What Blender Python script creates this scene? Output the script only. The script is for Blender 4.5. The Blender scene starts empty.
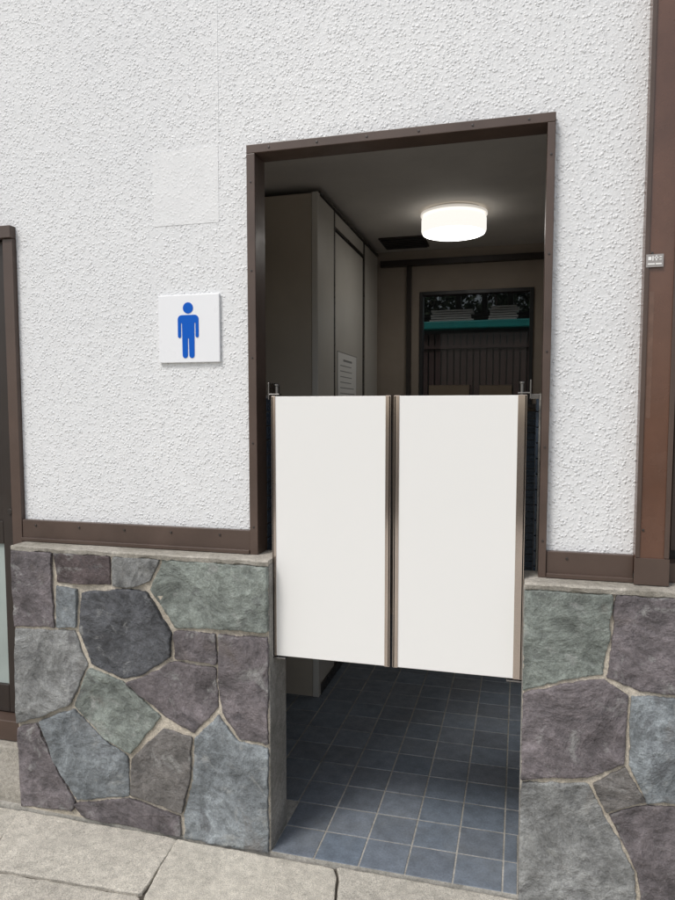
import bpy, bmesh, math, random
from mathutils import Vector, Matrix, noise
random.seed(7)
R=math.radians
S=bpy.context.scene; C=S.collection
# ---------------------------------------------------------------- camera
F=680.0; PY=461.0; D=2.2; H=1.45
yaw=R(15.0); pit=math.atan(50/F)
fw=Vector((-math.sin(yaw)*math.cos(pit), math.cos(yaw)*math.cos(pit), -math.sin(pit)))
rt=Vector((math.cos(yaw), math.sin(yaw),0)); up=rt.cross(fw)
CAM=Vector((0,-D,H))
cd=bpy.data.cameras.new('camera'); cam=bpy.data.objects.new('camera',cd); C.objects.link(cam)
M=Matrix(((rt.x,up.x,-fw.x,CAM.x),(rt.y,up.y,-fw.y,CAM.y),(rt.z,up.z,-fw.z,CAM.z),(0,0,0,1)))
cam.matrix_world=M
cd.sensor_fit='VERTICAL'; cd.sensor_height=24; cd.lens=F/900*24; cd.shift_y=(PY-450)/900
cd.clip_start=.05; cd.clip_end=500
S.camera=cam
def ray(px,py): return rt*((px-337.5)/F)+up*(-(py-PY)/F)+fw
def W(px,py,Y=0.0):
    r=ray(px,py); t=(Y-CAM.y)/r.y; return CAM+r*t
def G(px,py,Z=0.0):
    r=ray(px,py); t=(Z-CAM.z)/r.z; return CAM+r*t
# ---------------------------------------------------------------- materials
def nt(name):
    m=bpy.data.materials.new(name); m.use_nodes=True; n=m.node_tree
    b=n.nodes['Principled BSDF']; return m,n,b
def coords(n):
    return n.nodes.new('ShaderNodeTexCoord').outputs['Object']
def tex_noise(n,co,scale,detail=4,rough=.55,dist=0):
    x=n.nodes.new('ShaderNodeTexNoise'); x.inputs['Scale'].default_value=scale
    x.inputs['Detail'].default_value=detail; x.inputs['Roughness'].default_value=rough
    x.inputs['Distortion'].default_value=dist
    n.links.new(co,x.inputs['Vector']); return x.outputs['Fac']
def ramp(n,fac,p0,c0,p1,c1,ease=False):
    x=n.nodes.new('ShaderNodeValToRGB'); e=x.color_ramp.elements
    if ease: x.color_ramp.interpolation='EASE'
    def c(v): return (v,v,v,1) if isinstance(v,(int,float)) else (*v,1)
    e[0].position=p0; e[0].color=c(c0); e[1].position=p1; e[1].color=c(c1)
    n.links.new(fac,x.inputs['Fac']); return x.outputs['Color']
def mul(n,a,b,f=1.0,bt='MULTIPLY'):
    x=n.nodes.new('ShaderNodeMix'); x.data_type='RGBA'; x.blend_type=bt
    if isinstance(f,float): x.inputs[0].default_value=f
    else: n.links.new(f,x.inputs[0])
    for s,v in ((6,a),(7,b)):
        if isinstance(v,tuple): x.inputs[s].default_value=(*v,1)
        else: n.links.new(v,x.inputs[s])
    return x.outputs[2]
def bump(n,b,h,strength,dist,prev=None):
    x=n.nodes.new('ShaderNodeBump'); x.inputs['Strength'].default_value=strength; x.inputs['Distance'].default_value=dist
    n.links.new(h,x.inputs['Height'])
    if prev: n.links.new(prev,x.inputs['Normal'])
    n.links.new(x.outputs['Normal'],b.inputs['Normal']); return x.outputs['Normal']
def simple(name,col,rough=.5,metal=0,var=.12,vs=9,bs=120,bstr=.15,bd=.0008,spec=.5,rv=.06):
    m,n,b=nt(name); co=coords(n)
    f=tex_noise(n,co,vs,4); r=ramp(n,f,.3,1-var,.7,1+var*.3)
    n.links.new(mul(n,tuple(col),r),b.inputs['Base Color'])
    f2=tex_noise(n,co,bs,2)
    bump(n,b,f2,bstr,bd)
    rr=ramp(n,tex_noise(n,co,vs*3,3),.3,max(0,rough-rv),.7,min(1,rough+rv)); n.links.new(rr,b.inputs['Roughness'])
    b.inputs['Metallic'].default_value=metal
    b.inputs['Specular IOR Level'].default_value=spec
    return m
def vor(n,co,scale,wob=.006,wsc=60):
    tn=n.nodes.new('ShaderNodeTexNoise'); tn.inputs['Scale'].default_value=wsc; tn.inputs['Detail'].default_value=1
    n.links.new(co,tn.inputs['Vector'])
    sc_=n.nodes.new('ShaderNodeVectorMath'); sc_.operation='SCALE'; sc_.inputs['Scale'].default_value=wob
    n.links.new(tn.outputs['Color'],sc_.inputs[0])
    ad=n.nodes.new('ShaderNodeVectorMath'); ad.operation='ADD'
    n.links.new(co,ad.inputs[0]); n.links.new(sc_.outputs[0],ad.inputs[1])
    v=n.nodes.new('ShaderNodeTexVoronoi'); v.feature='F1'; v.inputs['Scale'].default_value=scale
    n.links.new(ad.outputs[0],v.inputs['Vector']); return v.outputs['Distance']
def plaster_mat(name,col,amp=1.0):
    m,n,b=nt(name); co=coords(n)
    f=tex_noise(n,co,.9,4); f2=tex_noise(n,co,16,5,.65)
    c=mul(n,tuple(col),ramp(n,f,.3,(.91,.915,.925),.7,(1,1,1)))
    c=mul(n,c,ramp(n,f2,.25,.94,.6,1.0))
    n.links.new(c,b.inputs['Base Color']); b.inputs['Roughness'].default_value=.5
    b.inputs['Specular IOR Level'].default_value=.45
    v1=ramp(n,vor(n,co,100,.011,75),.0,1,.62,0,True)
    mask=ramp(n,tex_noise(n,co,40,2,.6),.38,.15,.56,1)
    h=mul(n,v1,mask)
    h2=tex_noise(n,co,190,3,.6); h3=tex_noise(n,co,42,2,.55)
    p=bump(n,b,h3,.45*amp,.0045)
    p=bump(n,b,h,.75*amp,.0036,p)
    bump(n,b,h2,.45*amp,.0013,p)
    return m
M_plaster=plaster_mat('sprayed_plaster',(.79,.797,.80))
M_patch=plaster_mat('smoothed_plaster',(.815,.82,.82),.45)
def stone_mat():
    m,n,b=nt('split_stone'); co=coords(n)
    a=n.nodes.new('ShaderNodeAttribute'); a.attribute_name='Col'
    f=tex_noise(n,co,5.5,7,.66,.5); g=tex_noise(n,co,30,6,.68); k=tex_noise(n,co,190,3,.7)
    c=mul(n,a.outputs['Color'],ramp(n,f,.36,.55,.66,1.45))
    c=mul(n,c,ramp(n,g,.36,.70,.66,1.2))
    c=mul(n,c,ramp(n,k,.36,.78,.64,1.12))
    lich=ramp(n,tex_noise(n,co,9,8,.72,.8),.56,0,.66,.55)
    c=mul(n,c,(.38,.385,.37),lich,'MIX')
    dk=ramp(n,tex_noise(n,co,6,8,.72,.9),.56,0,.66,.6)
    c=mul(n,c,(.065,.062,.068),dk,'MIX')
    rust=ramp(n,tex_noise(n,co,3.7,6,.7,.5),.60,0,.72,.45)
    c=mul(n,c,(.20,.165,.14),rust,'MIX')
    n.links.new(c,b.inputs['Base Color']); b.inputs['Roughness'].default_value=.66
    b.inputs['Specular IOR Level'].default_value=.45
    st=vor(n,co,14,.3,8)
    p=bump(n,b,f,1.0,.030); p=bump(n,b,st,.5,.010,p); p=bump(n,b,g,.85,.010,p); bump(n,b,k,.6,.0018,p)
    return m
M_stone=stone_mat()
def rough_mat(name,col,dark,bd=.006,s=1.0):
    m,n,b=nt(name); co=coords(n)
    f=tex_noise(n,co,5*s,5,.65); g=tex_noise(n,co,60*s,4,.7); k=tex_noise(n,co,260,2,.7)
    c=mul(n,tuple(dark),tuple(col),ramp(n,f,.33,0,.62,1),'MIX')
    c=mul(n,c,ramp(n,g,.3,.72,.65,1.12)); c=mul(n,c,ramp(n,k,.3,.7,.62,1.1))
    n.links.new(c,b.inputs['Base Color']); b.inputs['Roughness'].default_value=.9
    b.inputs['Specular IOR Level'].default_value=.25
    p=bump(n,b,g,.7,bd); bump(n,b,k,.5,bd*.3,p)
    return m
M_mortar=rough_mat('mortar',(.58,.525,.44),(.44,.39,.315))
M_conc=rough_mat('concrete_cap',(.46,.43,.38),(.28,.26,.22))
M_conc2=rough_mat('pillar_render',(.36,.345,.32),(.22,.21,.19))
M_joint=rough_mat('soil_joint',(.16,.14,.115),(.06,.055,.045))
def slab_mat():
    m,n,b=nt('paving_stone'); co=coords(n)
    a=n.nodes.new('ShaderNodeAttribute'); a.attribute_name='Col'
    f=tex_noise(n,co,4,6,.7); g=tex_noise(n,co,28,6,.75); k=tex_noise(n,co,330,2,.7)
    c=mul(n,a.outputs['Color'],ramp(n,f,.3,.8,.68,1.1))
    c=mul(n,c,ramp(n,g,.35,.76,.6,1.08)); c=mul(n,c,ramp(n,k,.36,.58,.58,1.14))
    st=ramp(n,tex_noise(n,co,7,7,.75,.5),.55,0,.7,.35)
    c=mul(n,c,(.31,.28,.24),st,'MIX')
    sp=ramp(n,tex_noise(n,co,75,3,.8),.66,0,.72,.6)
    c=mul(n,c,(.20,.18,.155),sp,'MIX')
    n.links.new(c,b.inputs['Base Color']); b.inputs['Roughness'].default_value=.85
    p=bump(n,b,g,.8,.008); bump(n,b,k,.7,.0018,p)
    return m
M_slab=slab_mat()
def tile_mat():
    m,n,b=nt('slate_blue_tile'); co=coords(n)
    a=n.nodes.new('ShaderNodeAttribute'); a.attribute_name='Col'
    f=tex_noise(n,co,22,5,.7); k=tex_noise(n,co,140,3,.6)
    c=mul(n,a.outputs['Color'],ramp(n,f,.3,.75,.7,1.22)); c=mul(n,c,ramp(n,k,.3,.8,.7,1.12))
    dirt=ramp(n,tex_noise(n,co,3.5,5,.7),.5,0,.75,.3); c=mul(n,c,(.22,.22,.205),dirt,'MIX')
    n.links.new(c,b.inputs['Base Color'])
    n.links.new(ramp(n,tex_noise(n,co,9,4,.7),.3,.34,.7,.55),b.inputs['Roughness'])
    p=bump(n,b,f,.35,.002); bump(n,b,k,.25,.0006,p)
    return m
M_tile=tile_mat()
M_grout=rough_mat('grout',(.48,.46,.42),(.28,.27,.24),.001)
M_brown=simple('brown_aluminium',(.092,.062,.049),.36,.0,.25,6,200,.1,.0004)
M_brown_dk=simple('dark_brown_aluminium',(.030,.022,.018),.4,.0,.2,6)
M_post=simple('reddish_brown_metal',(.135,.066,.042),.26,.0,.3,5,160,.15,.0006,.65)
M_white=simple('white_door_laminate',(.815,.81,.79),.32,0,.006,1.2,300,.02,.0001,.5,.01)
M_steel=simple('stainless_steel',(.64,.56,.51),.13,1.0,.02,3,400,.02,.0001,.5,.02)
M_bracket=simple('dark_chrome_bracket',(.25,.24,.235),.25,1.0,.05,14,400,.03,.0001)
M_steeld=simple('dark_steel',(.10,.09,.085),.3,.8,.2,14)
M_signw=simple('sign_white_plastic',(.83,.84,.86),.3,0,.02,3,300,.02,.0001)
M_signb=simple('sign_blue',(.0,.10,.52),.5,0,.03,3,300,.02,.0001,.2)
M_ceil=simple('ceiling_board',(.74,.70,.65),.8,0,.12,3,90,.25,.001)
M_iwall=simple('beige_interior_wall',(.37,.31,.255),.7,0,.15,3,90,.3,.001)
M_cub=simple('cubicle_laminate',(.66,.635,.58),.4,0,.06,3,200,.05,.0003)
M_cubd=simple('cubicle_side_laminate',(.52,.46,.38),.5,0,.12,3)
M_paper=simple('paper',(.90,.90,.88),.8,0,.03,5)
M_ink=simple('ink',(.30,.30,.30),.7,0,.03,5)
M_black=simple('black_plastic',(.012,.012,.013),.4,0,.1,5)
M_teal=simple('teal_paint',(.015,.30,.29),.5,0,.2,6)
M_wood=simple('dark_brown_slats',(.050,.026,.023),.6,0,.3,12)
M_tray=simple('tray_plastic',(.62,.62,.60),.6,0,.08,8)
M_box=simple('cardboard',(.21,.165,.12),.85,0,.12,8)
M_leaf=simple('leaf',(.028,.055,.02),.5,0,.4,12)
M_lblue=simple('wall_tile_navy',(.045,.07,.105),.25,0,.3,12)
M_lab=simple('grey_label',(.33,.31,.30),.4,0,.05,5)
M_tape=simple('clear_tape_residue',(.16,.092,.066),.22,0,.25,30)
def emis(name,col,s,base=(.9,.9,.88)):
    m,n,b=nt(name); b.inputs['Base Color'].default_value=(*base,1)
    b.inputs['Emission Color'].default_value=(*col,1); b.inputs['Emission Strength'].default_value=s
    co=coords(n); n.links.new(ramp(n,tex_noise(n,co,4,2),.3,.3,.7,.35),b.inputs['Roughness']); return m
M_lamp=emis('lamp_side_diffuser',(1,.965,.90),.99,(.3,.3,.3))
M_lampb=emis('lamp_bottom_diffuser',(1,.965,.91),7.0)
M_lampr=emis('lamp_rim_glow',(1,.93,.84),.5,(.6,.57,.52))  # emission added to brighten the beige rim, not a light source itself
m,n,b=nt('frosted_glass'); co=coords(n)
n.links.new(mul(n,(.34,.39,.37),ramp(n,tex_noise(n,co,3,3),.3,.85,.7,1.1)),b.inputs['Base Color']); b.inputs['Roughness'].default_value=.12; M_glass=m
m,n,b=nt('clear_glass'); b.inputs['Base Color'].default_value=(.05,.06,.06,1); b.inputs['Roughness'].default_value=.02
b.inputs['Alpha'].default_value=.12; M_cg=m
m,n,b=nt('tinted_glass'); b.inputs['Base Color'].default_value=(.02,.03,.03,1); b.inputs['Roughness'].default_value=.05
b.inputs['Alpha'].default_value=.62; M_tg=m
# ---------------------------------------------------------------- mesh helpers
def wl(o):
    v=Vector(o.location)
    while o.parent: o=o.parent; v+=Vector(o.location)
    return v
def obj(name,bm,mat,parent=None,smooth=False):
    if parent is not None: bmesh.ops.translate(bm,verts=bm.verts,vec=-wl(parent))
    me=bpy.data.meshes.new(name); bm.normal_update(); bm.to_mesh(me); bm.free()
    if isinstance(mat,(list,tuple)):
        for x in mat: me.materials.append(x)
    else: me.materials.append(mat)
    if smooth:
        for p in me.polygons: p.use_smooth=True
    o=bpy.data.objects.new(name,me); C.objects.link(o)
    if parent is not None: o.parent=parent
    return o
def tag(o,label,cat,group=None):
    o['label']=label; o['category']=cat
    if group: o['group']=group
    return o
def thing(name,loc,label,cat,group=None):
    o=bpy.data.objects.new(name,None); o.empty_display_size=.05; C.objects.link(o); o.location=loc
    tag(o,label,cat,group); return o
def box(bm,x0,x1,y0,y1,z0,z1,bev=.0015,mi=0):
    vs=[bm.verts.new((x,y,z)) for x in (x0,x1) for y in (y0,y1) for z in (z0,z1)]
    fs=[bm.faces.new([vs[i] for i in q]) for q in ((0,1,3,2),(4,6,7,5),(0,4,5,1),(2,3,7,6),(0,2,6,4),(1,5,7,3))]
    bmesh.ops.recalc_face_normals(bm,faces=fs)
    for f in fs: f.material_index=mi
    if bev>0:
        es=list({e for f in fs for e in f.edges})
        bmesh.ops.bevel(bm,geom=es,offset=bev,segments=2,affect='EDGES',profile=.5)
def B(*a,**k):
    bm=bmesh.new(); box(bm,*a,**k); return bm
def cyl(bm,c,axis,r,h,seg=24,bev=0,r2=None):
    rot={'z':Matrix.Identity(4),'y':Matrix.Rotation(R(90),4,'X'),'x':Matrix.Rotation(R(90),4,'Y')}[axis]
    r=bmesh.ops.create_cone(bm,cap_ends=True,segments=seg,radius1=r,radius2=r if r2 is None else r2,depth=h,matrix=Matrix.Translation(c)@rot)
    if bev>0:
        es=[e for e in {e for v in r['verts'] for e in v.link_edges} if len(e.link_faces)==2 and any(len(f.verts)>4 for f in e.link_faces)]
        bmesh.ops.bevel(bm,geom=es,offset=bev,segments=3,affect='EDGES',profile=.5)
def holed(xs,zs,hole,y0,y1):
    bm=bmesh.new(); cache={}
    def v(i,j,y):
        k=(i,j,y)
        if k not in cache: cache[k]=bm.verts.new((xs[i],y,zs[j]))
        return cache[k]
    nx,nz=len(xs)-1,len(zs)-1
    def solid(i,j): return 0<=i<nx and 0<=j<nz and not hole(i,j)
    for i in range(nx):
        for j in range(nz):
            if not solid(i,j): continue
            bm.faces.new([v(i,j,y0),v(i+1,j,y0),v(i+1,j+1,y0),v(i,j+1,y0)])
            bm.faces.new([v(i,j,y1),v(i,j+1,y1),v(i+1,j+1,y1),v(i+1,j,y1)])
            for di,dj,a,b_ in ((-1,0,(i,j),(i,j+1)),(1,0,(i+1,j+1),(i+1,j)),(0,-1,(i+1,j),(i,j)),(0,1,(i,j+1),(i+1,j+1))):
                if not solid(i+di,j+dj):
                    bm.faces.new([v(*a,y0),v(*b_,y0),v(*b_,y1),v(*a,y1)])
    bmesh.ops.recalc_face_normals(bm,faces=bm.faces)
    return bm
# ---------------------------------------------------------------- key dimensions
SY=-.105
XL,XR=-.80,.022
ZL,ZR=.953,.934
FXo,FXi=-.896,-.866; FRi,FRo=.063,.086
FZo=(W(247,145,-.03).z+W(555,111,-.03).z)/2; FZi=FZo-.029
JD=.062
XS=W(16,680,SY).x
XP=W(641,300,0).x
BY=2.7; CZ=2.585
za1,za2=W(505,893,SY).z,W(270,851,SY).z
Z0=(za1+za2)/2
LDX=W(22.5,430,0).x; LDZ=W(6,240,0).z
# ================================================================ building
bld=thing('restroom_building',(0,0,0),'white rough plastered public restroom building with an open doorway','building')
xs=[-4,-3.0,LDX,FXo+.01,FRo-.01,XP+.02]
zs=[Z0,.94,LDZ,FZo-.01,3.6]
def hole(i,j):
    if i==1 and j<2: return True
    if i==3 and j<3: return True
    if j==0 and i!=0: return True
    return False
obj('plaster_wall',holed(xs,zs,hole,0,.06),M_plaster,bld)
a=W(153,153); c_=W(219,222)
obj('patch',B(a.x,c_.x,-.0012,.004,c_.z,a.z,bev=0),M_patch,bld)
obj('seam',B(c_.x+.001,c_.x+.003,-.0010,.003,a.z+.02,3.5,bev=0),M_patch,bld)
obj('roof',B(-4.1,3.2,-.2,BY+.3,3.6,3.75,bev=.01),M_brown_dk,bld)
obj('ceiling',B(-2.0,.75,.061,BY,CZ,CZ+.05,bev=0),M_ceil,bld)
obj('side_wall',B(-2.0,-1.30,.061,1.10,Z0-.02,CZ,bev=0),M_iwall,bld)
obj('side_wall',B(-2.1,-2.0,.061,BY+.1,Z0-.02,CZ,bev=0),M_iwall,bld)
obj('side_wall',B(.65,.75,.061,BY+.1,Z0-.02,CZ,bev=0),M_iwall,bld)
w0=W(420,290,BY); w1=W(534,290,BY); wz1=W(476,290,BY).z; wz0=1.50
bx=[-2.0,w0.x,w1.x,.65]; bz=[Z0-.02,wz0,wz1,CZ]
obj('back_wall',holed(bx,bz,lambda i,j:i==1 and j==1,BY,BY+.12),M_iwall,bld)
obj('lintel_beam',B(-.985,.65,BY-.05,BY-.002,CZ-.11,CZ-.07),M_brown_dk,bld)
px=W(409,300,BY).x
obj('pilaster',B(px-.012,px+.02,BY-.04,BY-.002,Z0,CZ-.112),M_brown_dk,bld)
def wtiles(u0,u1,z0,z1,fn,tw=.1,th=.05):
    bm=bmesh.new(); z=z0
    while z<z1-.01:
        u=u0
        while u<u1-.01:
            fn(bm,u+.0015,min(u+tw,u1)-.0015,z+.002,z+th-.002); u+=tw
        z+=th
    return bm
obj('wainscot',wtiles(w1.x-.05,.65,0,1.45,lambda b_,u0,u1,z0,z1:box(b_,u0,u1,BY-.012,BY-.001,z0,z1,bev=.001)),M_lblue,bld)
obj('wainscot',wtiles(.09,1.09,0,1.5,lambda b_,u0,u1,z0,z1:box(b_,-1.299,-1.288,u0,u1,z0,z1,bev=.001)),M_lblue,bld)
for s,xa_,xb_ in ((-1,-.93,-.874),(1,.058,.16)):
    nb_=obj('nib_wall',B(xa_,xb_,JD+.003,.17,Z0,1.505,bev=.001),M_grout,bld)
    if s<0: fnn=lambda b_,u0,u1,z0,z1:box(b_,xb_+.0005,xb_+.008,u0,u1,z0,z1,bev=.001)
    else: fnn=lambda b_,u0,u1,z0,z1:box(b_,xa_-.008,xa_-.0005,u0,u1,z0,z1,bev=.001)
    obj('wall_tiles',wtiles(JD+.004,.17,Z0+.005,1.5,fnn,tw=.104),M_lblue,nb_)
def trim(x0,x1,z0,z1):
    bm=bmesh.new(); box(bm,x0,x1,-.022,-.001,z0,z1,bev=.002); box(bm,x0,x1,-.034,-.0225,z0,z0+.014,bev=.002)
    t=obj('skirting',bm,M_brown,bld)
    x=x0+.06
    while x<x1-.02:
        b2=bmesh.new(); cyl(b2,(x,-.0235,z1-.02),'y',.004,.004,12,.001); obj('screw',b2,M_steeld,t); x+=.19
trim(LDX+.004,FXo-.001,ZL+.002,ZL+.083)
trim(FRo+.001,XP-.001,ZR+.002,ZR+.083)
# ================================================================ door frame
df=thing('door_frame',((FXi+FRi)/2,0,ZL),'dark brown metal frame with small screws around the open restroom doorway','door frame')
def fpart(name,*a): return obj(name,B(*a,bev=.002),M_brown,df)
fpart('jamb',FXo,FXi,-.03,JD,ZL+.001,FZi)
fpart('jamb',FRi,FRo,-.03,JD,ZR+.001,FZi)
fpart('head',FXo,FRo,-.03,JD,FZi+.0005,FZo)
for i in range(6):
    b2=bmesh.new(); cyl(b2,(FXo+.08+i*.165,-.0308,(FZi+FZo)/2),'y',.0036,.003,12,.0008); obj('screw',b2,M_steeld,df)
for i in range(5):
    for xx in ((FXo+FXi)/2,(FRi+FRo)/2):
        b2=bmesh.new(); cyl(b2,(xx,-.0308,1.05+i*.29),'y',.0034,.003,12,.0008); obj('screw',b2,M_steeld,df)
# ================================================================ stone walls
def poly_stone(bm,lay,pts,col,x0,x1,z0,z1,seed):
    P=[]; n_=len(pts); P0=[]
    mx=sum(p[0] for p in pts)/n_; my=sum(p[1] for p in pts)/n_
    for (a,b_) in pts:
        dx,dy=a-mx,b_-my; L=math.hypot(dx,dy); a+=dx/L*.6; b_+=dy/L*.6
        w=W(a,b_,SY); P0.append(Vector((min(max(w.x,x0),x1),min(max(w.z,z0),z1))))
    for i in range(n_):
        p,q,r_=P0[i-1],P0[i],P0[(i+1)%n_]
        for o in (p,r_):
            d=o-q; L=d.length; P.append(q+d*min(.1,.003/max(L,1e-4)))
    Q=[]
    for i in range(len(P)):
        p,q=P[i],P[(i+1)%len(P)]; L=(q-p).length; k=max(1,int(L/.007))
        for t in range(k):
            s=p.lerp(q,t/k); nv=noise.noise_vector(Vector((s.x*20,s.y*20,seed*3.1)))*.005+noise.noise_vector(Vector((s.x*110,s.y*110,seed)))*.003
            Q.append(s+Vector((nv.x,nv.y)))
    Q=[Vector((min(max(q.x,x0),x1),min(max(q.y,z0),z1))) for q in Q]
    c=sum(Q,Vector((0,0)))/len(Q)
    rings=[('e',0,-.088),('e',0,SY-.001),('e',.0012,SY-.001),('f',.95,0),('f',.86,0),('f',.74,0),('f',.6,0),('f',.44,0),('f',.27,0),('f',.12,0)]
    prev=None; faces=[]; side=set()
    tiltx=random.uniform(-.04,.04); tiltz=random.uniform(-.04,.04)
    def relief(s):
        v=noise.fractal(Vector((s.x*7,s.y*7,seed*5.7)),1,2,6)*.0055
        r_=abs(noise.noise(Vector((s.x*11,s.y*8,seed*2.2))))*.008
        return SY-.0030-v-r_+(s.x-c.x)*tiltx+(s.y-c.y)*tiltz
    for ri,(kd,f,y) in enumerate(rings):
        cur=[]
        for q in Q:
            if kd=='e':
                s=q+(c-q).normalized()*f; rl=min(SY+.001,relief(s))
                yy=y if ri<1 else (rl+.0016 if ri==1 else rl)
            else: s=c+(q-c)*f; yy=relief(s)
            cur.append(bm.verts.new((s.x,yy,s.y)))
        if prev:
            for i in range(len(cur)):
                j=(i+1)%len(cur); fc=bm.faces.new((prev[i],prev[j],cur[j],cur[i])); faces.append(fc)
                if ri<=2: side.add(fc)
        prev=cur
    cv=bm.verts.new((c.x,relief(c),c.y))
    for i in range(len(prev)): faces.append(bm.faces.new((prev[i],prev[(i+1)%len(prev)],cv)))
    bmesh.ops.recalc_face_normals(bm,faces=faces)
    for f in faces:
        f.smooth=f not in side
        for l in f.loops: l[lay]=(*col,1)
cg=(.265,.270,.265); cgg=(.235,.262,.238); cd_=(.100,.104,.114); cp=(.195,.172,.180); cpd=(.120,.094,.095); cb=(.205,.192,.182); cbl=(.225,.248,.262)
LEFT=[([(10,550),(51,552),(54,627),(12,625)],cp,.85),
([(55,552),(109,556),(110,585),(57,582)],cpd,1),
([(113,557),(159,560),(149,582),(132,587),(113,586)],cg,.8),
([(163,560),(268,567),(268,632),(175,627),(163,608),(150,590)],cgg,1.05),
([(56,586),(77,590),(76,627),(57,627)],cbl,.85),
([(82,592),(128,590),(147,592),(171,633),(170,657),(142,674),(122,678),(92,664),(79,630)],cd_,1),
([(175,631),(215,634),(216,664),(176,658)],cp,.75),
([(219,635),(268,638),(268,744),(240,739),(222,712),(219,690)],cp,.85),
([(13,629),(75,631),(87,664),(71,704),(40,716),(15,722)],cg,.95),
([(90,668),(124,683),(161,717),(131,753),(104,737),(76,705)],cgg,1),
([(127,682),(142,678),(174,662),(215,668),(218,708),(193,733),(164,715)],cp,.8),
([(41,720),(74,709),(102,739),(128,757),(129,796),(78,799),(60,770)],cbl,.9),
([(17,727),(37,723),(58,772),(75,801),(73,810),(20,806)],cp,.9),
([(132,759),(163,729),(191,738),(190,780),(182,812),(152,802),(132,795)],cb,.85),
([(195,738),(219,716),(238,742),(268,748),(268,852),(184,838),(186,812),(193,780)],cbl,1.12),
([(76,803),(130,799),(152,806),(180,816),(180,836),(84,816)],cp,.8)]
RIGHT=[([(520,590),(612,594),(609,640),(603,674),(560,681),(520,690)],cgg,1.0),
([(616,594),(720,600),(722,700),(640,691),(607,678),(613,640)],cp,.85),
([(520,694),(560,685),(603,680),(628,697),(624,764),(590,777),(520,778)],cp,.9),
([(632,697),(690,700),(722,704),(722,806),(648,802),(629,765)],cbl,1.05),
([(593,783),(625,768),(645,801),(606,811)],cb,.85),
([(520,783),(588,784),(603,814),(618,840),(633,872),(638,960),(515,960)],cg,1),
([(609,815),(647,806),(722,810),(722,960),(643,960),(638,872)],cp,.75),
([(727,602),(840,608),(838,730),(727,715)],cg,1),([(727,720),(838,735),(835,860),(728,850)],cp,1),([(727,855),(835,865),(835,1000),(728,990)],cgg,1)]
def stone_wall(label,x0,x1,zt,polys,seed):
    t=thing('stone_wall',((x0+x1)/2,SY,Z0-.03),label,'stone wall','stone clad walls beside the doorway')
    bm=bmesh.new()
    box(bm,x0,x1,SY+.005,.0595,Z0-.05,zt-.0145,bev=.004)
    obj('mortar_core',bm,M_mortar,t)
    bm=bmesh.new(); lay=bm.loops.layers.float_color.new('Col')
    for i,(p,c,k) in enumerate(polys):
        poly_stone(bm,lay,p,tuple(v*k for v in c),x0+.001,x1-.001,Z0-.04,zt-.018,i+seed)
    obj('stone_facing',bm,M_stone,t)
    bm=bmesh.new(); n_=90; rows=[(SY-.003,zt-.017),(SY-.006,zt-.003),(SY+.002,zt),(-.04,zt+.0005),(.059,zt+.0005)]
    g=[]
    for i in range(n_+1):
        x=x0+(x1-x0)*i/n_; col=[]
        for k,(y,z) in enumerate(rows):
            dz=(noise.noise(Vector((x*14,k*.7,seed)))*.0035+noise.noise(Vector((x*50,k*.7,seed)))*.002) if k<3 else 0
            dy=noise.noise(Vector((x*22,k*.5,seed+9)))*.004 if k<3 else 0
            if k==0: dz*=2.2
            col.append(bm.verts.new((x,y+dy,z+dz)))
        col.append(bm.verts.new((x,.059,zt-.0144)));  col.append(bm.verts.new((x,SY+.012,zt-.0144)))
        g.append(col)
    for i in range(n_):
        for k in range(7):
            kk=(k+1)%7
            bm.faces.new((g[i][k],g[i+1][k],g[i+1][kk],g[i][kk]))
    bm.faces.new(g[0]); bm.faces.new(g[-1]); bmesh.ops.recalc_face_normals(bm,faces=bm.faces)
    obj('mortar_cap',bm,M_conc,t)
    return t
sl=stone_wall('grey crazy paved stone wall left of the doorway under the male sign',XS,XL,ZL,LEFT,3)
obj('reveal_render',B(XL-.004,XL+.0015,SY+.006,.0605,Z0-.04,ZL-.016,bev=.001),M_conc2,sl)
sr=stone_wall('grey and purple crazy paved stone wall right of the doorway under the brown post',XR,1.3,ZR,RIGHT,31)
obj('reveal_render',B(XR-.0015,XR+.004,SY+.006,.0605,Z0-.04,ZR-.016,bev=.001),M_conc2,sr)
# ================================================================ floor tiles
T=.155
bm=bmesh.new(); lay=bm.loops.layers.float_color.new('Col')
y=SY+.004
ox=W(503,893,SY).x
x0=ox-T*14
while y<BY:
    for i in range(22):
        xa=x0+i*T; xb=xa+T-.0052; ya=y; yb=min(y+T-.0052,BY)
        if y<.06:
            xa=max(xa,XL+.004); xb=min(xb,XR-.004)
        else:
            xa=max(xa,-1.99); xb=min(xb,.64)
        if xb-xa<.01: continue
        k=random.uniform(.88,1.1); tint=random.uniform(-.006,.006)
        f0=set(bm.faces); box(bm,xa,xb,ya,yb,Z0-.006,Z0+random.uniform(-.0004,.0004),bev=.0018)
        for f in bm.faces:
            if f not in f0:
                for l in f.loops: l[lay]=((.170+tint)*k,.198*k,(.236-tint)*k,1)
    y+=T
o=obj('floor',bm,M_tile); o['kind']='structure'
o=obj('floor_grout',B(-2.0,.65,SY+.002,BY,Z0-.03,Z0-.0018,bev=0),M_grout); o['kind']='structure'
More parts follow.
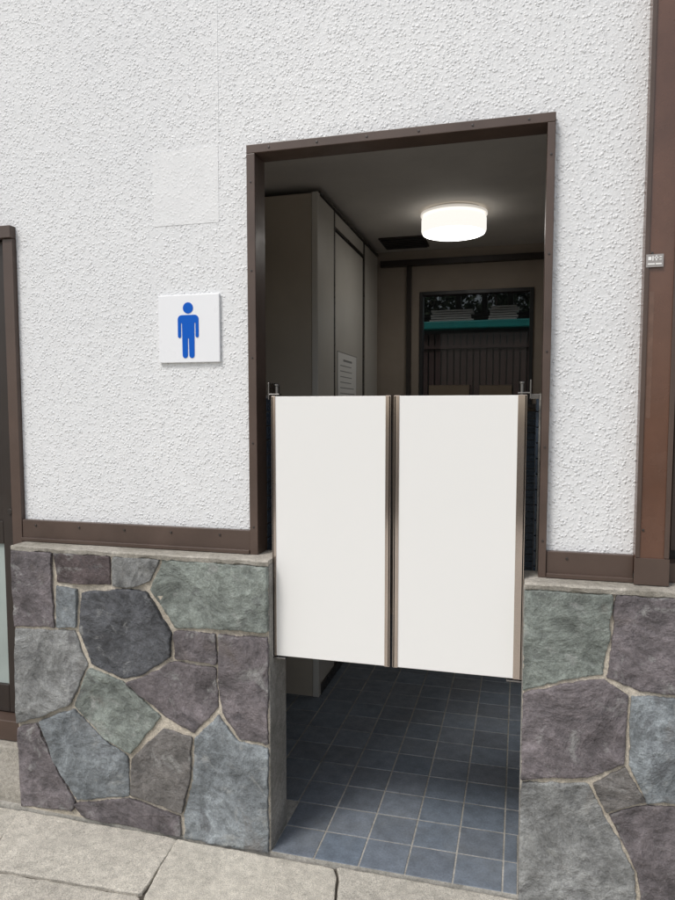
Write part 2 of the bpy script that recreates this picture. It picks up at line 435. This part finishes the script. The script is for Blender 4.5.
# ================================================================ paving
o=obj('ground',B(-60,60,-60,SY+.0015,Z0-.3,Z0-.024,bev=0),M_joint); o['kind']='structure'
o=obj('yard_ground',B(-60,60,SY+.0016,60,Z0-.3,Z0-.031,bev=0),M_joint); o['kind']='structure'
ZP=Z0-.012
bm=bmesh.new(); lay=bm.loops.layers.float_color.new('Col')
def slab(pts,col,seed):
    P=[]; n_=len(pts)
    for i in range(n_):
        p,q,r_=pts[i-1],pts[i],pts[(i+1)%n_]
        for o in (p,r_):
            d=o-q; L=d.length; P.append(q+d*min(.1,.009/L))
    Q=[]
    for i in range(len(P)):
        p,q=P[i],P[(i+1)%len(P)]; L=(q-p).length; k=max(1,int(L/.014))
        for t in range(k):
            s=p.lerp(q,t/k); nv=noise.noise_vector(Vector((s.x*18,s.y*18,seed)))*.0035+noise.noise_vector(Vector((s.x*70,s.y*70,seed)))*.002; Q.append(s+Vector((nv.x,nv.y)))
    c=sum(Q,Vector((0,0)))/len(Q); prev=None; faces=[]
    dz=random.uniform(-.002,.002)
    for k in range(5):
        cur=[]
        for q in Q:
            d=(c-q).normalized(); ins=(0,0,.002,.008,.04)[k]; z=(Z0-.05,ZP-.004,ZP-.001,ZP,ZP)[k]
            s=q+d*ins; zz=z+dz+(noise.noise(Vector((s.x*12,s.y*12,seed)))*.002 if k>0 else 0)
            cur.append(bm.verts.new((s.x,s.y,zz)))
        if prev:
            for i in range(len(cur)):
                j=(i+1)%len(cur); faces.append(bm.faces.new((prev[i],prev[j],cur[j],cur[i])))
        prev=cur
    faces.append(bm.faces.new(prev))
    bmesh.ops.recalc_face_normals(bm,faces=faces)
    for f in faces:
        for l in f.loops: l[lay]=(*col,1)
def gp(*pts): return [Vector(G(a,b_,ZP).xy) for a,b_ in pts]
sc=[(.62,.58,.505),(.585,.55,.48),(.64,.60,.52),(.575,.535,.465)]
E=SY-.004
def cl(pts): return [Vector((p.x,min(p.y,E))) for p in pts]
slab(cl(gp((-120,775),(0,798),(29,808),(-8,847),(-140,820))),sc[1],1)
slab(cl(gp((32,800),(172,832),(177,840),(141,894),(-2,869),(-6,850))),sc[0],2)
slab(cl(gp((181,832),(334,868),(337,876),(325,963),(147,921),(144,896))),sc[2],3)
slab(cl(gp((338,862),(549,900),(549,1012),(328,966),(339,878))),sc[1],4)
slab(cl(gp((-150,826),(-8,871),(139,897),(142,919),(100,1024),(-160,922))),sc[3],5)
slab(cl(gp((552,896),(760,930),(800,1060),(552,1012))),sc[0],6)
slab(cl(gp((147,924),(322,965),(546,1016),(540,1180),(108,1030))),sc[3],7)
yy=-.86; r=0
while yy>-7:
    hgt=random.uniform(.38,.5); xx=-6+random.uniform(0,.5)
    while xx<6:
        wd=random.uniform(.5,1.0)
        slab([Vector((xx,yy-hgt+.012)),Vector((xx+wd-.012,yy-hgt+.012)),Vector((xx+wd-.012,yy)),Vector((xx,yy))],random.choice(sc),r); xx+=wd; r+=1
    yy-=hgt
o=obj('pavement',bm,M_slab); o['kind']='structure'
# ================================================================ swing doors
DY=-.05; DT=.012
ZD0,ZD1=.617,1.498
def swing(x0,x1,label,hinge):
    t=thing('swing_door',((x0+x1)/2,DY,ZD0),label,'swing door','pair of white saloon swing doors in the doorway')
    e=.0105
    obj('panel',B(x0+e*.6,x1-e*.6,DY-DT,DY+DT,ZD0,ZD1,bev=.0015),M_white,t)
    right=hinge==x1
    for xa in (x0,x1):
        s=1 if xa==x0 else -1
        bm=bmesh.new(); wdt=(.025 if right else .012) if xa==hinge else .0155
        a,b_=sorted((xa,xa+s*wdt))
        box(bm,a,b_,DY-DT-.0022,DY-DT-.0003,ZD0-.001,ZD1+.001,bev=.0006)
        box(bm,a,b_,DY+DT+.0003,DY+DT+.0022,ZD0-.001,ZD1+.001,bev=.0006)
        a,b_=sorted((xa-s*.002,xa+s*.0055)); box(bm,a,b_,DY-DT-.0022,DY+DT+.0022,ZD0-.001,ZD1+.001,bev=.0016)
        obj('edge_strip',bm,M_steel,t)
    s=1 if hinge==x0 else -1
    bm=bmesh.new()
    a,b_=sorted((hinge-s*.012,hinge+s*.026)); box(bm,a,b_,DY-.013,DY+.013,ZD1+.005,ZD1+.009,bev=.001)
    a,b_=sorted((hinge-s*.013,hinge-s*.009)); box(bm,a,b_,DY-.013,DY+.090,ZD1-.01,ZD1+.046,bev=.001)
    a,b_=sorted((hinge-s*.040,hinge-s*.0095)); box(bm,a,b_,DY+.086,DY+.090,ZD1-.01,ZD1+.005,bev=.001)
    cyl(bm,(hinge+s*.014,DY,ZD1+.018),'z',.006,.034,16,.001)
    cyl(bm,(hinge+s*.014,DY,ZD1+.038),'z',.009,.006,16,.001)
    obj('top_pivot',bm,M_bracket,t)
    bm=bmesh.new()
    a,b_=sorted((hinge-s*.006,hinge+s*.045)); box(bm,a,b_,DY-.018,DY+.018,ZD0-.009,ZD0-.004,bev=.001)
    cyl(bm,(hinge+s*.014,DY,ZD0-.004),'z',.006,.012,16)
    obj('bottom_pivot',bm,M_bracket,t)
xa=W(274,530,DY).x; xb=W(390.5,530,DY).x; xc=W(394.5,530,DY).x; xd=W(524,530,DY).x
swing(xa,xb,'left leaf of the white saloon doors, hinged on the side of the male sign',xa)
swing(xc,xd,'right leaf of the white saloon doors, hinged beside the right stone wall',xd)
# ================================================================ sign
sx0,sx1=W(158.5,330,-.012).x,W(219.5,330,-.012).x; sz0,sz1=W(188,362.5,-.012).z,W(188,294.5,-.012).z
sg=thing('restroom_sign',((sx0+sx1)/2,-.001,sz0),'square white sign with a blue man pictogram on the plaster wall','sign')
obj('plate',B(sx0,sx1,-.012,-.001,sz0,sz1,bev=.002),M_signw,sg)
def prism(bm,pts,y0,y1):
    a=[bm.verts.new((x,y0,z)) for x,z in pts]; b_=[bm.verts.new((x,y1,z)) for x,z in pts]
    fs=[bm.faces.new(a),bm.faces.new(b_[::-1])]
    for i in range(len(a)): fs.append(bm.faces.new((a[i],b_[i],b_[(i+1)%len(a)],a[(i+1)%len(a)])))
    bmesh.ops.recalc_face_normals(bm,faces=fs)
bm=bmesh.new(); u=(sz1-sz0)/66.0; cx=(sx0+sx1)/2-.001; zt=sz1
def pz(py): return zt-(py)*u
cyl(bm,(cx,-.0128,pz(13)),'y',5.4*u,.0014,32)
def arc(cx_,cz_,r_,a0,a1,n_=6): return [(cx_+r_*math.cos(R(a0+(a1-a0)*i/n_)),cz_+r_*math.sin(R(a0+(a1-a0)*i/n_))) for i in range(n_+1)]
o_=[]
X=lambda v:cx+v*u
o_+=arc(X(-7),pz(24),4.2*u,180,90)
o_+=arc(X(7),pz(24),4.2*u,90,0)
o_+=[(X(11.2),pz(39.5))]+arc(X(9.5),pz(40.2),1.7*u,0,-180)+[(X(7.8),pz(27.5)),(X(6.7),pz(27.5))]
o_+=[(X(6.4),pz(58.5))]+arc(X(3.6),pz(59),2.8*u,0,-180)+[(X(.55),pz(42.5)),(X(-.55),pz(42.5))]
o_+=arc(X(-3.6),pz(59),2.8*u,0,-180)+[(X(-6.4),pz(58.5)),(X(-6.7),pz(27.5)),(X(-7.8),pz(27.5))]
o_+=arc(X(-9.5),pz(40.2),1.7*u,0,-180)
prism(bm,o_,-.0136,-.0121)
obj('man_pictogram',bm,M_signb,sg)
# ================================================================ lamp
LY=1.80; lx=W(454,208,LY).x
lm=thing('ceiling_lamp',(lx,LY,CZ),'round white lit lamp on the restroom ceiling','lamp')
bm=bmesh.new(); cyl(bm,(lx,LY,CZ-.008),'z',.160,.014,48,.003); obj('base',bm,M_paper,lm,True)
bm=bmesh.new(); cyl(bm,(lx,LY,CZ-.030-.050),'z',.183,.098,64,.020)
bm.normal_update()
for f in bm.faces:
    f.smooth=len(f.verts)<=4
    f.material_index=1 if f.normal.z<-.95 else 0
obj('diffuser',bm,[M_lamp,M_lampb],lm)
bm=bmesh.new(); cyl(bm,(lx,LY,CZ-.0215),'z',.1885,.013,64,.003); obj('rim',bm,M_lampr,lm)
# ================================================================ vent
v0=W(405,253,2.45)
vt=thing('ceiling_vent',(v0.x,2.42,CZ),'dark slatted ventilation grille in the ceiling near the back wall','vent')
obj('frame',B(v0.x-.15,v0.x+.15,2.28,2.56,CZ-.012,CZ-.001),M_brown_dk,vt)
for i in range(7): obj('slat',B(v0.x-.14,v0.x+.14,2.295+i*.037,2.318+i*.037,CZ-.02,CZ-.0125),M_black,vt)
# ================================================================ cubicle
cc=G(318,697,Z0); CX=cc.x; CY=cc.y; CT=min(W(310,193,CY).z,CZ-.03)
def cy_at(px):
    r=ray(px,400); t=CX/r.x; return CAM.y+r.y*t
dy0,dy1=cy_at(335),cy_at(363)
cb_=thing('toilet_cubicle',(CX,CY,Z0),'tall beige toilet cubicle inside the doorway with its door shut','toilet cubicle')
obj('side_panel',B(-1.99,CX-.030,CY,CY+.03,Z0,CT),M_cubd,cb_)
obj('corner_post',B(CX-.027,CX+.006,CY-.006,CY+.034,Z0,CT+.004,bev=.003),M_cub,cb_)
obj('front_panel',B(CX-.028,CX,CY+.040,dy0-.022,Z0,CT),M_cub,cb_)
cdoor=obj('door',B(CX-.026,CX-.004,dy0,dy1,Z0+.06,CT-.10,bev=.003),M_cub,cb_)
b2=bmesh.new(); cyl(b2,(CX+.01,dy0+.06,1.0),'x',.012,.034,16,.002); box(b2,CX+.02,CX+.034,dy0+.05,dy0+.15,.992,1.008,bev=.003); obj('handle',b2,M_steel,cdoor)
obj('header',B(CX-.026,CX-.001,dy0-.002,dy1+.002,CT-.078,CT),M_cub,cb_)
obj('header_gap_shade',B(CX-.026,CX+.001,dy0-.002,dy1+.002,CT-.093,CT-.0785,bev=0),M_steeld,cb_)  # dark strip stands in for the shaded gap under the header
obj('gap_shade_strip',B(CX-.026,CX+.003,dy0-.021,dy0-.003,Z0,CT,bev=.001),M_steeld,cb_)  # dark strips drawn where the gaps beside the door are only shade
obj('gap_shade_strip',B(CX-.026,CX+.003,dy1+.004,dy1+.030,Z0,CT,bev=.001),M_steeld,cb_)
obj('top_rail',B(CX-.03,CX+.009,CY+.036,BY-.055,CT+.0045,CT+.018),M_steeld,cb_)
obj('end_panel',B(CX-.028,CX,dy1+.031,BY-.051,Z0,CT),M_cub,cb_)
obj('gap_shade_backing',B(CX-.045,CX-.0285,CY+.036,BY-.052,Z0,CT-.001,bev=0),M_black,cb_)  # black sheet giving the panel gaps their shade by colour
obj('plinth',B(CX-.03,CX+.008,CY+.036,BY-.055,Z0+.001,Z0+.055),M_steeld,cb_)
n0,n1=dy0+.07,dy0+.52; nz0,nz1=1.44,1.785; fx=CX-.003
nt_=thing('paper_notice',(fx,n0,nz0),'white printed paper notice taped to the cubicle door','notice')
obj('backing_card',B(fx-.0008,fx+.0006,n0-.012,n1+.012,nz0-.006,nz1+.006,bev=0),M_lab,nt_)
obj('sheet',B(fx+.0008,fx+.0016,n0,n1,nz0,nz1,bev=0),M_paper,nt_)
for i in range(9):
    z=nz1-.04-i*.032; e0=n0+(.12 if i==0 else .05); e1=n1-(.12 if i==0 else random.uniform(.05,.14)); hh=.006 if i==0 else .0022
    obj('text_line',B(fx+.0018,fx+.0022,e0,e1,z-hh,z+hh,bev=0),M_ink,nt_)
# ================================================================ back window and beyond
wn=thing('back_window',((w0.x+w1.x)/2,BY,wz0),'black framed window in the back wall of the restroom','window')
bm=bmesh.new()
box(bm,w0.x,w0.x+.025,BY-.02,BY+.05,wz0,wz1); box(bm,w1.x-.025,w1.x,BY-.02,BY+.05,wz0,wz1)
box(bm,w0.x+.0255,w1.x-.0255,BY-.02,BY+.05,wz1-.025,wz1); box(bm,w0.x+.0255,w1.x-.0255,BY-.02,BY+.05,wz0,wz0+.025)
obj('frame',bm,M_black,wn)
obj('pane',B(w0.x+.026,w1.x-.026,BY+.012,BY+.016,wz0+.026,wz1-.026,bev=0),M_cg,wn)
for nm,pa,pb,la in (('carton',430,470,'wider cardboard carton on the back window sill'),('carton',480,512,'narrower cardboard carton on the back window sill, nearer the right jamb')):
    x0_,x1_=W(pa,390,BY-.06).x,W(pb,390,BY-.06).x
    zt_=W((pa+pb)/2,386,BY-.06).z
    tt=thing(nm,((x0_+x1_)/2,BY-.08,1.50),la,'box','cartons on the window sill')
    obj('body',B(x0_,x1_,BY-.13,BY-.022,1.501,zt_,bev=.002),M_box,tt); obj('lid_flap',B(x0_,x1_,BY-.13,BY-.022,zt_+.001,zt_+.004,bev=.0005),M_box,tt)
sh=obj('window_shelf',B(w0.x-.1,w1.x+.06,BY-.15,BY-.021,1.47,1.499),M_brown_dk); tag(sh,'dark shelf below the back window carrying two cartons','shelf')
YB=4.3; ZG=Z0-.04
a=W(400,334,YB); b_=W(560,334,YB)
fn=thing('slat_fence',((a.x+b_.x)/2,YB,ZG),'dark brown vertical slat fence seen through the back window','fence')
x=a.x-.5; zf=W(476,333,YB).z
while x<b_.x+.5:
    obj('slat',B(x,x+.048,YB,YB+.018,ZG,zf,bev=.002),M_wood,fn); x+=.060
obj('rail',B(a.x-.5,b_.x+.5,YB+.02,YB+.05,2.0,2.05),M_wood,fn)
obj('rail',B(a.x-.5,b_.x+.5,YB-.02,YB-.001,zf-.14,zf-.11),M_wood,fn)
obj('backing_board',B(a.x-.5,b_.x+.5,YB+.052,YB+.07,ZG,zf-.01),M_black,fn)
zt0=W(476,329,YB).z; zt1=W(476,321,YB).z
o=obj('teal_gutter',B(a.x-.6,b_.x+.6,YB-.08,YB+.06,zt0,zt1,bev=.012),M_teal); tag(o,'teal green gutter running above the slat fence behind the back window','gutter')
for (pa,pb,pt,la) in ((430,474,312,'wide low stack of white trays on the teal gutter behind the window'),(488,520,306,'taller stack of white trays on the teal gutter behind the window')):
    x0_,x1_=W(pa,320,YB).x,W(pb,320,YB).x; zt_=W((pa+pb)/2,pt,YB).z
    st=thing('tray_stack',((x0_+x1_)/2,YB,zt1),la,'trays','white tray stacks behind the window'); z=zt1+.001
    while z<zt_:
        obj('tray',B(x0_+random.uniform(0,.03),x1_-random.uniform(0,.03),YB-.06,YB+.05,z,z+.014,bev=.003),M_tray,st); z+=.022
YN=5.6
nb=thing('neighbour_house',(0,YN,ZG),'dark neighbouring house with black framed windows behind the back window','house')
za,zb_=W(476,313,YN).z,W(476,280,YN).z
obj('wall',B(-3.5,2.5,YN,YN+.2,ZG,za-.041,bev=0),M_black,nb)
xw=[W(p,300,YN).x for p in (380,418,455,481,507,535,565)]
for i in range(6):
    f=obj('window',B(xw[i]+.01,xw[i]+.07,YN-.03,YN+.05,za,zb_),M_black,nb)
    obj('pane',B(xw[i]+.072,xw[i+1]+.008,YN+.01,YN+.014,za,zb_,bev=0),M_tg,f)
obj('window_rail',B(xw[0],xw[-1]+.05,YN-.035,YN+.055,za-.04,za-.001),M_black,nb)
obj('window_rail',B(xw[0],xw[-1]+.05,YN-.035,YN+.055,(za+zb_)/2+.03,(za+zb_)/2+.08),M_black,nb)
obj('shading_roof',B(-3.5,2.5,YN-1.9,YN+.3,zb_+.10,zb_+.16),M_brown_dk,nb)  # unseen roof added over the alley to darken the window view
def bush(cx_,cy__,h,rx,label):
    t=thing('bush',(cx_,cy__,ZG),label,'bush','bushes behind the neighbouring house')
    bm=bmesh.new()
    for i in range(7):
        a_=random.uniform(0,6.28); top=Vector((cx_+math.cos(a_)*rx*.6,cy__+math.sin(a_)*rx*.5,h*random.uniform(.6,.9)))
        base=Vector((cx_,cy__,ZG)); d=top-base
        bmesh.ops.create_cone(bm,cap_ends=True,segments=6,radius1=.03,radius2=.008,depth=d.length,matrix=Matrix.Translation((top+base)/2)@d.to_track_quat('Z','Y').to_matrix().to_4x4())
    obj('stem',bm,M_wood,t)
    bm=bmesh.new()
    for i in range(9000):
        v=Vector((random.gauss(0,1),random.gauss(0,1),random.gauss(0,1))).normalized()*random.uniform(.3,1)
        p=Vector((cx_+v.x*rx,cy__+v.y*rx*.5,h*.62+v.z*h*.42))
        if noise.noise(p*2.2)<-.42: continue
        q=Matrix.Rotation(random.uniform(0,6.28),3,Vector((random.random(),random.random(),random.random())).normalized())
        s=random.uniform(.06,.12)
        bm.faces.new([bm.verts.new(p+q@Vector(c)) for c in ((-s*.5,0,0),(0,-s*.25,0),(s*.6,0,0),(0,s*.25,0))])
    obj('foliage',bm,M_leaf,t)
bush(-1.5,6.9,4.2,1.1,'green bush behind the left panes of the neighbouring house')
bush(.1,7.0,4.0,1.1,'green bush behind the right panes of the neighbouring house')
# ================================================================ left door
gd=thing('sliding_door',(-2.3,.03,Z0),'dark brown sliding door with a frosted lower pane at the left edge','sliding door')
jx=LDX
obj('jamb',B(jx-.045,jx-.001,-.02,.12,.12,LDZ-.001,bev=.002),M_brown,gd)
obj('jamb',B(-2.999,-2.955,-.02,.12,.12,LDZ-.001,bev=.002),M_brown,gd)
obj('head',B(-2.999,jx-.001,-.03,.12,LDZ,LDZ+.045,bev=.002),M_brown,gd)
obj('stile',B(jx-.112,jx-.046,.01,.045,.25,LDZ-.002,bev=.002),M_brown_dk,gd)
obj('stile',B(-2.954,-2.90,.01,.045,.25,LDZ-.002,bev=.002),M_brown_dk,gd)
obj('bottom_rail',B(-2.899,jx-.113,.01,.045,.25,.36,bev=.002),M_brown_dk,gd)
obj('middle_rail',B(-2.899,jx-.113,.01,.045,.93,1.02,bev=.002),M_brown_dk,gd)
obj('top_rail',B(-2.899,jx-.113,.01,.045,LDZ-.08,LDZ-.002,bev=.002),M_brown_dk,gd)
obj('glass_pane',B(-2.899,jx-.113,.022,.028,.361,.929,bev=0),M_glass,gd)
obj('upper_panel',B(-2.899,jx-.113,.020,.032,1.021,LDZ-.081,bev=0),M_brown_dk,gd)
bm=bmesh.new(); cyl(bm,(jx-.075,.006,1.06),'y',.011,.008,20,.001); obj('lock',bm,M_steeld,gd)
obj('sill',B(-3.0,jx-.0,-.05,.12,.165,.245,bev=.003),M_brown,gd)
obj('threshold_block',B(-3.3,XS-.002,-.085,.12,Z0-.04,.162,bev=.006),M_conc,gd)
obj('void_panel',B(-3.0,jx,.4,.45,0,2.4,bev=0),M_iwall,gd)
# ================================================================ right post
pw=W(668,560,-.05).x
ps=thing('brown_post',(XP,-.03,ZR),'reddish brown metal clad corner post right of the plaster wall','post')
obj('cladding',B(XP,pw,-.05,.12,ZR+.03,3.55,bev=.003),M_post,ps)
obj('corner_bead',B(pw-.012,pw+.002,-.056,-.0505,ZR+.085,3.55,bev=.001),M_brown,ps)
obj('edge_bead',B(XP-.002,XP+.010,-.056,-.0505,ZR+.085,3.55,bev=.001),M_brown,ps)
obj('base_plate',B(XP-.004,pw+.004,-.055,-.0505,ZR+.003,ZR+.083,bev=.001),M_brown,ps)
for z in (1.1,1.9,2.6):
    b2=bmesh.new(); cyl(b2,(XP+.018,-.0515,z),'y',.0035,.004,12,.001); obj('screw',b2,M_steeld,ps)
l0=W(646,255,-.052); l1=W(663,267,-.052)
la=thing('small_label',(l0.x,-.051,l1.z),'small grey printed label stuck high on the brown post','label')
obj('backing',B(l0.x,l1.x,-.0575,-.0561,l1.z,l0.z,bev=.0003),M_lab,la)
bm=bmesh.new(); ww=l1.x-l0.x; hh=l0.z-l1.z
for u0,u1,v0_,v1_ in ((.12,.3,.55,.8),(.36,.42,.5,.85),(.48,.7,.68,.78),(.56,.62,.5,.9),(.76,.9,.55,.62),(.76,.9,.75,.82),(.1,.5,.2,.3),(.55,.9,.2,.3)):
    box(bm,l0.x+ww*u0,l0.x+ww*u1,-.0581,-.0576,l1.z+hh*v0_,l1.z+hh*v1_,bev=0)
obj('lettering',bm,M_paper,la)
t0=W(645,292,-.052); t1=W(650,418,-.052); tx=XP+.014
o=obj('tape_strip',B(tx,tx+.013,-.0506,-.0501,t1.z,t0.z,bev=0),M_tape); tag(o,'faded strip of old tape down the left side of the brown post','tape')
rw=thing('board_wall',(1.5,.1,ZR),'dark brown board wall beyond the post at the right edge','wall')
obj('board_panel',B(pw+.003,2.9,.10,.12,.90,3.55,bev=0),M_brown_dk,rw)
x=pw+.03
while x<2.85:
    obj('batten',B(x,x+.022,.075,.0995,1.02,3.5),M_brown,rw); x+=.11
obj('bottom_rail',B(pw+.003,2.9,.0,.07,ZR+.002,ZR+.06),M_brown,rw)
obj('side_return',B(3.0,3.1,0,BY,Z0,3.59,bev=0),M_plaster,bld)
# ================================================================ light
w=bpy.data.worlds.new('World'); S.world=w; w.use_nodes=True; n=w.node_tree
sk=n.nodes.new('ShaderNodeTexSky'); sk.sky_type='NISHITA'; sk.sun_disc=False
el=R(54); az=R(212)
sk.sun_elevation=el; sk.sun_rotation=az; sk.dust_density=3; sk.ozone_density=.6; sk.air_density=1.2
bg=n.nodes['Background']; bg.inputs['Strength'].default_value=.145
hs=n.nodes.new('ShaderNodeHueSaturation'); hs.inputs['Saturation'].default_value=.5
n.links.new(sk.outputs['Color'],hs.inputs['Color']); n.links.new(hs.outputs['Color'],bg.inputs['Color'])
sd=bpy.data.lights.new('sun','SUN'); sd.energy=1.65; sd.angle=R(16); sd.color=(1,.98,.95)
so=bpy.data.objects.new('sun',sd); C.objects.link(so)
sv=Vector((math.sin(az)*math.cos(el),math.cos(az)*math.cos(el),math.sin(el)))
so.rotation_euler=sv.to_track_quat('Z','Y').to_euler()
S.view_settings.view_transform='Standard'; S.view_settings.look='None'; S.view_settings.exposure=0
